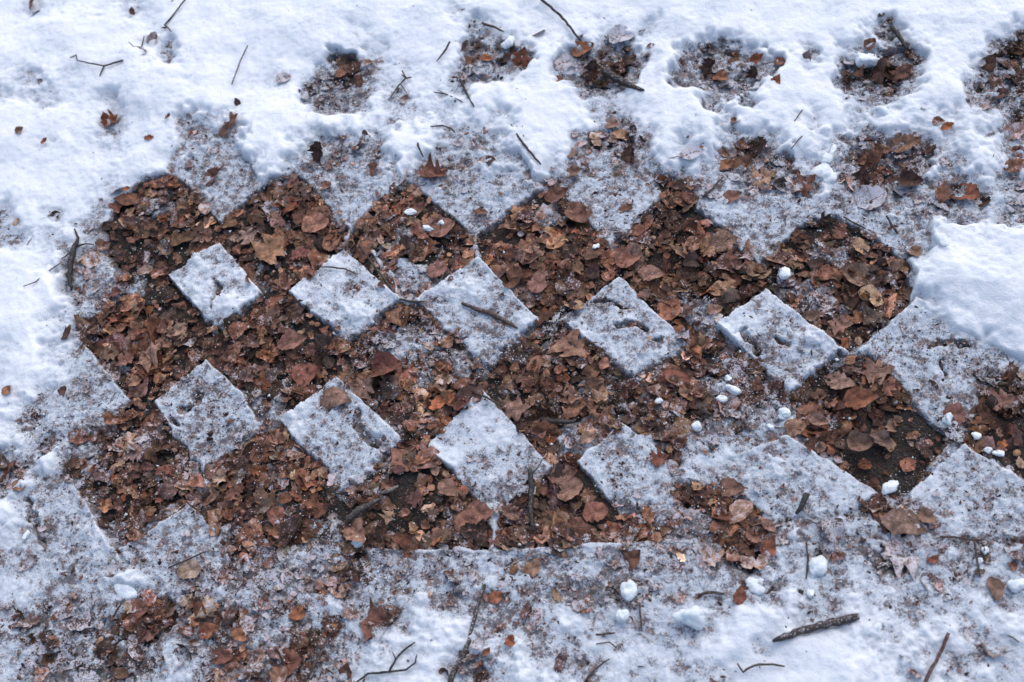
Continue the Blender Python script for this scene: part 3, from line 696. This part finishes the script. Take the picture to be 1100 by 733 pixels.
 (880,453,.030,1,(.30,.18,.12),-.3,'rolled tan leaf at the left corner of the dark soil pit',dict(fold=.8)),
 (925,478,.036,0,(.20,.12,.08),.3,'curled ring-shaped leaf lying on the dark soil',dict(curl=.9,tilt=.15)),
 (948,474,.036,1,(.17,.11,.08),-.6,'long greyish leaf overlapping the ring-shaped leaf',dict(fold=.6,tilt=.2)),
 (903,412,.046,1,(.27,.16,.11),-.3,'wide light brown leaf at the top of the dark soil pit',dict(tilt=.3)),
 (945,400,.044,3,(.25,.14,.09),.1,'broad lobed brown leaf right of the wide light one',dict(tilt=.25)),
 (925,430,.050,1,(.26,.10,.05),.25,'rust leaf with a sharp raised edge in the dark pit',dict(fold=.6,tilt=.3)),
 (868,445,.040,1,(.26,.12,.07),.9,'orange brown leaf next to a white snow lump',dict(tilt=.3)),
 (1025,445,.034,0,(.20,.09,.06),1.3,'brown leaf between two white snow lumps at the right',dict(tilt=.2)),
 (1078,430,.036,3,(.24,.12,.08),.2,'brown leaf at the top of the right edge pit',dict(tilt=.3)),
 (15,502,.034,3,(.20,.09,.06),.2,'curly brown leaf heap at the left edge',dict(crump=.8,tilt=.4)),
 (22,522,.034,1,(.24,.12,.07),-.3,'brown leaf below the curly one at the left edge',dict(tilt=.4)),
 (8,420,.026,1,(.30,.14,.07),-.5,'orange leaf poking from snow at the left edge',dict(tilt=.3)),
 (68,420,.018,0,(.18,.09,.06),1.2,'small dark oval leaf standing in the frosty left patch',dict(tilt=.5)),
 (72,358,.030,2,(.10,.045,.03),.5,'dark red leaf in a gap of the left snow',dict(tilt=.6)),
 (125,314,.020,0,(.18,.07,.045),0,'small round red brown leaf on the upper left frost',dict(tilt=.3)),
 (130,277,.026,2,DRK,.3,'dark leaf on the upper left frost',dict(tilt=.3)),
 (205,612,.036,0,(.34,.24,.16),.2,'beige leaf framed by thin twig in the leafy patch',dict(tilt=.1,frost=.3)),
 (150,655,.032,0,(.20,.09,.06),.1,'rounded red brown leaf at the lower left',dict(tilt=.3)),
 (215,655,.030,1,(.26,.10,.05),1.5,'upright orange leaf at the lower left',dict(tilt=.7)),
 (225,678,.034,1,(.26,.10,.05),.4,'folded orange brown leaf lying on bluish snow',dict(tilt=.3,fold=.4)),
 (258,683,.026,1,(.30,.13,.06),-.5,'orange leaf right of the folded one',dict(tilt=.3)),
 (320,660,.034,1,(.30,.12,.05),-.5,'bright rust leaf on white snow in the lower left',dict(tilt=.3)),
 (58,690,.024,1,(.28,.15,.09),-.4,'tan leaf on frost near the bottom left',dict(tilt=.2)),
 (35,668,.028,2,(.26,.16,.12),.3,'pale brown leaf at the far lower left',dict(frost=.4)),
 (240,705,.034,1,(.20,.08,.05),.2,'red brown leaf near the bottom edge',dict(tilt=.3)),
 (310,712,.040,0,(.19,.08,.05),.2,'broad red brown leaf at the bottom edge',dict(tilt=.2)),
 (372,722,.028,1,(.18,.08,.05),1.2,'brown leaf on edge at the bottom beside the branching twig',dict(tilt=.7)),
 (410,668,.050,3,(.19,.085,.055),.1,'big curled brown leaf alone on the lower snow with thin stalk',dict(crump=.9,tilt=.3,curl=.5,stalk=.02)),
 (377,660,.026,2,(.30,.19,.14),0,'pale flat leaf scrap left of the big curled leaf',dict(frost=.5)),
 (383,573,.050,1,(.30,.16,.10),-.7,'tan folded leaf holding a bit of snow',dict(fold=.6,tilt=.3)),
 (533,642,.020,0,(.32,.12,.06),.5,'small orange leaf below the straight snow edge',dict(tilt=.3)),
 (549,690,.018,0,(.26,.08,.035),-.6,'small rust leaf lying on clean lower snow',dict(tilt=.3)),
 (523,700,.014,1,(.26,.10,.05),1.0,'tiny orange leaf sliver on the lower snow',{}),
 (603,710,.026,2,(.16,.10,.08),1.3,'frosted grey brown leaf near the bottom middle',dict(frost=.5,tilt=.3)),
 (565,657,.022,2,(.18,.10,.08),1.3,'dull brown leaf scrap on thin snow',dict(frost=.4)),
 (573,610,.032,1,(.30,.17,.10),1.1,'slim tan leaf leaning below the straight snow edge',dict(tilt=.3)),
 (680,600,.034,1,(.24,.11,.06),1.0,'brown curved leaf standing at the end of the straight edge',dict(tilt=.6)),
 (605,510,.046,1,(.24,.12,.08),.1,'broad leaf at the top of the pit with the upright stick',dict(tilt=.3)),
 (612,525,.040,0,(.29,.16,.10),.5,'smooth tan leaf left of centre in the stick pit',dict(tilt=.15)),
 (640,550,.036,0,(.26,.11,.065),.2,'orange brown rounded leaf in the stick pit',dict(tilt=.2)),
 (500,560,.034,0,(.28,.13,.08),1.3,'orange brown rounded leaf by the left side of the ridge',dict(tilt=.2)),
 (515,552,.040,0,(.24,.11,.07),.2,'brown leaf against the left side of the snow ridge',dict(tilt=.2)),
 (483,527,.040,1,(.26,.14,.09),-.6,'pale folded leaf on the edge of the blackish pit',dict(fold=.5)),
 (785,525,.042,1,(.19,.10,.065),.05,'long brown leaf along the top of the reddish patch',dict(tilt=.3)),
 (826,590,.030,1,(.28,.095,.05),1.2,'rust leaf at the right end of the reddish patch',dict(tilt=.3)),
 (710,492,.026,3,(.22,.075,.045),.4,'dark red leaf on crumbly snow',dict(tilt=.3)),
 (795,640,.026,1,(.22,.08,.045),1.5,'narrow rust coloured leaf upright on the lower snow',dict(tilt=.2)),
 (1070,633,.034,1,(.20,.12,.08),-1.3,'narrow brown bark-like leaf at the lower right',dict(tilt=.2)),
 (1088,608,.018,1,(.22,.10,.06),-1.2,'small rust leaf near the right edge',{}),
 (995,556,.034,1,(.24,.14,.09),-.6,'pointed tan leaf just below the dark soil pit',dict(tilt=.2)),
 (972,562,.060,1,(.21,.13,.09),-.1,'wide flat tan leaf half iced over below the dark soil pit',dict(tilt=.05,frost=.3)),
 (978,593,.062,3,(.42,.33,.28),.1,'large frosted leaf with curled dark lip on the lower right snow',dict(frost=.8,curl=.3,tilt=.2)),
 (1002,601,.016,2,(.22,.08,.05),.5,'tiny rust leaf right of the large frosted leaf',{}),
 (900,598,.022,2,(.20,.10,.07),.5,'dull brown leaf patch left of the large frosted leaf',dict(frost=.5)),
]
if len(S_):
    for (px, py, sz_, sh, col, yaw, lab, kw) in S_:
        single('fallen_leaf', px, py, sz_, sh, col, yaw, lab, group='larger fallen leaves lying on litter and snow', **kw)
# the larger leaves on top of the litter of each pit
quota = 300 - len(S_); used = [(a[0], a[1]) for a in S_]; rr = np.random.default_rng(5); made = 0; tries = 0; taken = {}
while made < quota and tries < 20000:
    tries += 1; zi = rr.integers(len(ZONES)); zn, zx, zy, zr = ZONES[zi]
    px = zx + rr.uniform(-1, 1) * zr * .75; py = zy + rr.uniform(-1, 1) * zr * .65
    if not (4 < px < 1096 and 4 < py < 729): continue
    h, L = top(px, py)
    if L > 2.9 and not (zn.startswith('the messy') and L < 5): continue
    if zi in (11, 12) and py > 440 and rr.random() < .8: continue
    if any((px - a) ** 2 + (py - b) ** 2 < 15 ** 2 for a, b in used): continue
    c = colors(1, rr)[0]; c = c * (1.15 if c.mean() > .07 else 1.4); sh = int(rr.choice([0, 1, 1, 2, 2, 2, 3]))
    where = []
    if abs(py - zy) > zr * .2: where.append('upper' if py < zy else 'lower')
    if abs(px - zx) > zr * .2: where.append('left' if px < zx else 'right')
    pos = ' '.join(where) if where else 'centre'
    size = float(rr.uniform(.019, .034))
    form = {0: 'rounded', 1: 'pointed', 2: 'torn', 3: 'lobed'}[sh]
    lab = None
    for extra in ('', 'small ' if size < .027 else 'broad '):
        lab = '%s%s %s leaf, %s of %s' % (extra, tone(c), form, pos, zn)
        if lab not in taken: break
    if lab in taken: continue
    taken[lab] = 1; used.append((px, py)); made += 1
    single('fallen_leaf', px, py, size, sh, tuple(c), rr.uniform(0, 6.28), lab, tilt=abs(rr.normal(0, .22)), tdir=rr.uniform(0, 6.28), curl=rr.normal(.1, .25), fold=rr.normal(.2, .3),
           crump=abs(rr.normal(.48, .15)), frost=float(np.clip(.12 + .12 * L + rr.normal(0, .12), 0, 1)), dz=rr.uniform(.000, .004), group='larger fallen leaves lying on litter and snow')
print('single leaves', made + len(S_))

# ---------------------------------------------------------------- twigs
BLK, TB, RB = (.022, .018, .018), (.055, .035, .028), (.10, .045, .038)
PXM = .00145   # metres per picture pixel at the ground, mid frame
def twig(strands, col, label, lift=.002, frost=.2, name='twig', cat='twig', arch=0.0):
    out = []
    x0, y0 = G(*strands[0][0][0])
    for st in strands:
        q = []
        for k, ((px, py), wpx) in enumerate(st):
            h, L = top(px, py); h = max(h, .008)
            r = wpx * PXM * .44; z = h + lift + r * .6 + arch * math.sin(math.pi * k / max(1, len(st) - 1))
            x, y = G(px, py, z); q.append(((x, y, z), max(r, .00055)))
        out.append(q)
    o = tube(name, out[:1], col, frost); tag(o, label, cat)
    for st in out[1:]: tube('side_shoot', [st], col, frost, parent=o)
    return o
def T(*a): return [((a[i], a[i + 1]), a[i + 2]) for i in range(0, len(a), 3)]
twig([T(132,65,2.6, 122,68,2.6, 112,71,2.4, 96,68,2, 83,65,1.8, 82,59,1.6, 75,62,1.2), T(112,71,2.4, 107,82,1.6)], BLK, 'forked black twig lying on clean snow at the upper left', .004)
twig([T(200,-2,2.2, 188,14,2.2, 177,27,2.4, 184,34,1.8), T(178,30,2.6, 173,30,1.6)], BLK, 'bent dark twig reaching out of the top edge at the upper left', .006)
twig([T(128,57,1.2, 143,50,1.8, 152,51,2.0, 155,39,1.6), T(143,50,1.6, 138,45,1.2), T(143,50,1.4, 139,53,1)], BLK, 'little branching twig beside the half buried pale leaf', .005)
twig([T(266,49,1.6, 257,68,1.8, 249,91,1.4)], TB, 'thin straight twig lying alone on the upper snow', .004)
twig([T(483,45,3, 477,56,2.6, 469,66,1.6)], BLK, 'short black twig at the left rim of the second snow hole', .004)
twig([T(518,25,3.4, 530,29,3.4, 541,34,2.6)], TB, 'short thick brown twig running into a white snow lump', .005)
twig([T(578,-3,3.6, 592,8,3.8, 607,22,3.6, 617,36,3, 624,44,2.4)], BLK, 'long bent dark twig reaching in from the top edge', .010)
twig([T(494,86,3.2, 500,98,3.2, 509,115,2.2), T(498,96,1.8, 496,100,1)], BLK, 'black slanting twig below the second snow hole')
twig([T(549,134,1.6, 558,149,3.0, 570,164,3.2, 581,177,2.6)], TB, 'slanting dark twig half sunk in smooth snow above the apex pit', .001)
twig([T(448,151,2.6, 450,159,2.8, 455,169,1.6)], BLK, 'tiny upright black twig in the snow below the branching twig')
twig([T(462,136,1.5, 475,135,2, 484,138,2.4, 489,143,2)], TB, 'small horizontal twig above the leaf ring', .003)
twig([T(648,76,11, 662,84,10, 676,92,8, 692,97,3.5)], (.03,.022,.02), 'thick rotten branch jutting from the third snow hole', .004, .5, 'branch', 'branch')
twig([T(958,29,6.5, 964,37,6, 970,46,4.5, 975,54,3)], (.02,.017,.015), 'stubby black twig above the fifth snow hole', .007, .2)
twig([T(80,246,2.2, 84,256,4, 80,266,7, 76,280,8, 74,296,7, 77,312,3), T(82,265,3, 92,262,2, 101,263,1.5), T(80,268,3, 70,276,2, 66,278,1.4)], (.018,.015,.014), 'thick blackened forked stick at the left of the frost', .003, .2, 'stick', 'stick')
twig([T(25,308,1.2, 38,303,1.5, 50,293,1.6, 66,282,1.4)], TB, 'long thin twig lying on the left snow')
twig([T(14,275,1.2, 26,268,1.5, 34,256,1.2)], TB, 'fine short twig at the left edge above the long thin one')
twig([T(340,287,1.4, 356,287,2, 370,289,2, 384,295,1.5)], TB, 'thin curved twig on top of a square snow patch', .002)
twig([T(496,326,3.5, 512,332,5, 530,338,5.5, 545,346,5, 556,353,3)], (.075,.042,.034), 'thick brown curved stick across a square snow patch', .001, .3, 'stick', 'stick')
twig([T(580,451,5, 598,453,5.5, 618,453,5)], (.025,.02,.02), 'short charred stick in the pit beside the bright patch', .002, .1, 'stick', 'stick')
twig([T(569,504,5, 571,520,6, 570,545,6, 573,570,5), T(570,512,2.5, 577,503,1.4, 584,492,1)], (.03,.022,.02), 'upright dark stick in the pit right of the snow ridge', .004, .2, 'stick', 'stick')
twig([T(830,689,3, 838,686,6.5, 860,679,7.5, 886,671,8, 905,667,8, 923,662,8.5)], (.05,.036,.034), 'thick broken stick lying on the snow at the lower right', .004, .9, 'stick', 'stick')
twig([T(1019,680,3.5, 1011,700,4, 1002,716,3.6, 992,737,3.4)], RB, 'reddish slanting twig at the bottom right corner', .004)
twig([T(792,713,1.5, 798,722,2.6, 806,717,2.4, 815,714,2.4, 830,714,2, 843,716,2.2)], TB, 'small hooked twig on the lower snow under the thick stick', .003)
twig([T(378,737,2, 395,724,2.4, 418,722,2.6, 425,708,2.6, 436,697,2.2, 446,690,1.6), T(418,722,2.2, 436,720,2, 446,712,1.8, 448,703,1.2), T(425,708,1.6, 421,700,1)], BLK, 'branching black twig at the bottom edge', .005)
twig([T(520,628,4, 514,648,3.5, 508,672,4, 502,694,5, 495,708,6.5, 485,728,6, 482,740,5)], (.055,.045,.042), 'long grey stick half covered by snow at the bottom', -.001, 1, 'stick', 'stick')
twig([T(181,610,1.6, 198,603,1.8, 222,592,1.4)], BLK, 'thin dark twig slanting over the leafy lower left patch', .004)
twig([T(1010,577,2.2, 1025,577,2.4, 1042,580,2.2, 1055,580,3.2), T(1047,581,2.6, 1049,600,2.4, 1053,620,1.6)], TB, 'thin forked twig on frost at the lower right', .003)
twig([T(867,531,6, 862,541,6.5, 855,552,4)], (.02,.018,.018), 'stubby black twig left of the dark soil pit', .003)
twig([T(866,580,1.6, 868,600,2.2, 866,622,1.8)], TB, 'thin upright twig beside a white snow lump')
twig([T(751,640,3.2, 762,636,3.6, 778,638,2.4)], TB, 'short dark twig above the largest white snow lump', .003)
twig([T(640,682,2.2, 652,681,2.4, 661,680,1.8)], TB, 'tiny brown twig on snow below the two white lumps', .002)
twig([T(687,648,2, 688,662,2.4, 689,678,1.6)], TB, 'thin upright twig right of the two white lumps')
twig([T(432,76,2.2, 436,84,2.6, 442,83,2), T(436,84,2.4, 428,92,2, 420,104,1.6), T(436,84,2, 431,80,1.2), T(430,90,1.6, 437,100,1.2)], TB, 'little dark branching twig right of the first snow hole', .005)
twig([T(465,99,1.4, 478,101,2, 490,106,2, 497,110,1.6), T(478,101,1.4, 470,97,1)], TB, 'reddish little twig left of the black slanting twig', .003)
twig([T(862,118,1.3, 857,125,1.5, 852,132,1.1)], TB, 'hair thin twig on clean snow under the triangular leaf')
twig([T(952,232,2.4, 958,242,3.4, 964,251,3)], BLK, 'short dark twig across the rim of the round-edged pit', .004)
twig([T(906,233,2, 920,241,2.4, 930,246,1.6)], TB, 'slim twig on frost left of the short dark one', .003)
twig([T(385,262,1.6, 400,283,2.4, 415,302,2.6, 428,321,2.4, 440,324,3, 456,324,2.4)], (.05,.038,.035), 'long curved twig along the rim of the ice-flecked pit', .002)
twig([T(508,421,1.6, 522,427,2.6, 540,437,2)], (.05,.04,.038), 'slim grey twig beside the tip of the bright patch', .003)
twig([T(408,530,3, 418,527,4, 428,522,3)], (.22,.19,.17), 'short pale splinter of wood in the blackish pit', .005)
twig([T(122,663,2, 126,655,2.2, 131,648,1.6)], BLK, 'tiny black twig beside the white hump at the lower left', .005)
twig([T(640,692,1.2, 655,690,1.4, 662,696,1.6), T(628,733,2, 640,718,2, 655,708,1.6)], TB, 'faint dark twig at the bottom middle', .001)
twig([T(372,560,6, 386,548,8, 402,540,6, 412,535,3)], (.06,.05,.045), 'dark wedge of bark at the left end of the blackish pit', .003, .2, 'bark_piece', 'bark')
twig([T(850,160,1.3, 858,150,1.5, 866,142,1.1)], TB, 'hair thin twig on snow above the second snow clump')
twig([T(755,212,3, 766,202,2.6, 777,190,2)], TB, 'dark slanting twig at the left of the frosty heap above the reddish pit', .004)
twig([T(330,730,3, 345,700,3, 352,686,2)], TB, 'dark upright stem among the bottom leaves', .003)
twig([T(1095,690,1.4, 1088,685,1.6, 1082,682,1.2)], TB, 'tiny twig at the lower right edge')

# ---------------------------------------------------------------- lumps of snow and ice
def lump(px, py, wpx, hpx, label, seed, name='snow_clump', cat='snow clump', rot=0, flat=.75, sink=.3, mat=None):
    r = np.random.default_rng(seed); nu, nv = 28, 16
    a = np.linspace(0, 2 * np.pi, nu, endpoint=False)[None, :]; b = np.linspace(0, np.pi, nv)[:, None]
    X, Y, Z = np.sin(b) * np.cos(a), np.sin(b) * np.sin(a), np.cos(b) + 0 * a
    R = np.ones_like(X)
    for k in range(7):
        d = r.standard_normal(3); d /= np.linalg.norm(d); R -= .24 * np.maximum(X * d[0] + Y * d[1] + Z * d[2] - r.uniform(.35, .7), 0) * 3
    for k in range(6):
        d = r.standard_normal(3) * r.uniform(2, 6); R += .035 * np.sin(X * d[0] + Y * d[1] + Z * d[2] + r.uniform(0, 6))
    R += .09 * noise((X + 3 * Z) * .5, (Y + 2 * Z) * .5, .22, seed) + .03 * noise(X + Z, Y - Z, .14, seed + 5) + .03 * r.standard_normal(R.shape) * np.sin(b)
    a_, b_ = wpx * PXM * .50, hpx * PXM * .52; c_ = min(a_, b_) * flat
    x, y, z = X * R * a_, Y * R * b_, Z * R * c_
    cr, sr = math.cos(rot), math.sin(rot); V = np.stack([x * cr - y * sr, x * sr + y * cr, z], -1).reshape(-1, 3)
    i = np.arange(nv * nu).reshape(nv, nu)
    F = np.stack([i[:-1], i[1:], np.roll(i, -1, 1)[1:], np.roll(i, -1, 1)[:-1]], -1).reshape(-1, 4)
    h, L = top(px, py); h = max(h, .009); zz = h + c_ * (1 - 2 * sink)
    gx_, gy_ = G(px, py, zz)
    o = link(name, npmesh(name, V, F), mat or M_CLUMP); o.location = (gx_, gy_, zz); return tag(o, label, cat, 'loose lumps of snow')
LUMPS = [
 (674,633,18,22,'upper of the two rounded white snow lumps on the lower snow',.1),
 (667,659,15,17,'lower of the two rounded white snow lumps',.1),
 (743,660,34,27,'largest white snow lump lying on the lower snow',.0),
 (876,611,19,26,'tall white snow lump beside a thin upright twig',.4),
 (816,629,24,17,'flat ragged snow lump right of the narrow rust leaf',.6),
 (870,637,9,9,'tiny white snow lump below the tall one',.3),
 (945,677,18,20,'soft white snow lump right of the thick broken stick',.5),
 (842,446,18,14,'bright wedge of snow between brown leaves at the dark pit',.3),
 (828,458,9,7,'small flat snow bit below the bright wedge',.3),
 (750,457,13,13,'round greyish snow lump in the crumbly patch',.3),
 (782,407,9,7,'small snow bit touching the plain square patch',.3),
 (786,418,18,10,'broken snow crumb under the plain square patch',.4),
 (775,428,12,8,'second broken snow crumb, just left of the first',.4),
 (708,430,10,7,'small snow crumb left of the crumbly patch',.4),
 (840,294,22,16,'snow lump on leaves left in the round-edged pit',.4),
 (1009,261,19,21,'white snow lump beside the deep drift',.35),
 (889,163,34,40,'biggest round snow clump above the round-edged pit',.62),
 (884,192,28,30,'lower snow clump overhanging the frosty leaves',.6),
 (545,45,17,20,'round snow lump at the top of the second snow hole',.3),
 (932,63,36,28,'smooth snow hump over the fifth snow hole',.4),
 (955,524,22,12,'snow lump at the bottom tip of the dark soil pit',.4),
 (1018,451,14,14,'white snow lump at the right corner of the dark soil pit',.4),
 (1047,469,12,8,'small oval snow bit at the right of the brown leaf',.3),
 (1062,484,10,6,'tiny snow bit at the left of the right edge pit',.3),
 (1073,487,14,8,'oval snow bit at the bottom of the right edge pit',.3),
 (458,245,18,7,'oblong chunk of ice in the ice-flecked pit',.2),
 (440,228,18,9,'snowy ice chunk near the top of the ice-flecked pit',.3),
 (473,240,10,9,'small grey ice chunk right of the oblong one',.3),
 (640,265,7,9,'tiny white ice bit in the apex pit',.2),
 (28,576,7,12,'small bright ice bit in the lower left snow gap',.2),
 (1058,591,8,8,'upper of the two tiny snow balls at the lower right',.3),
 (1052,603,8,8,'lower of the two tiny snow balls at the lower right',.3),
 (1092,628,16,14,'round snow ball at the lower right edge',.3),
 (140,635,34,26,'white snow hump at the lower left beside the tiny black twig',.8),
 (383,580,18,16,'bit of snow held by the tan folded leaf',.5),
]
for k, (px, py, a, b, lab, sk) in enumerate(LUMPS):
    lump(px, py, a, b, lab, 100 + k, sink=sk + .1, rot=random.uniform(-.4, .4))
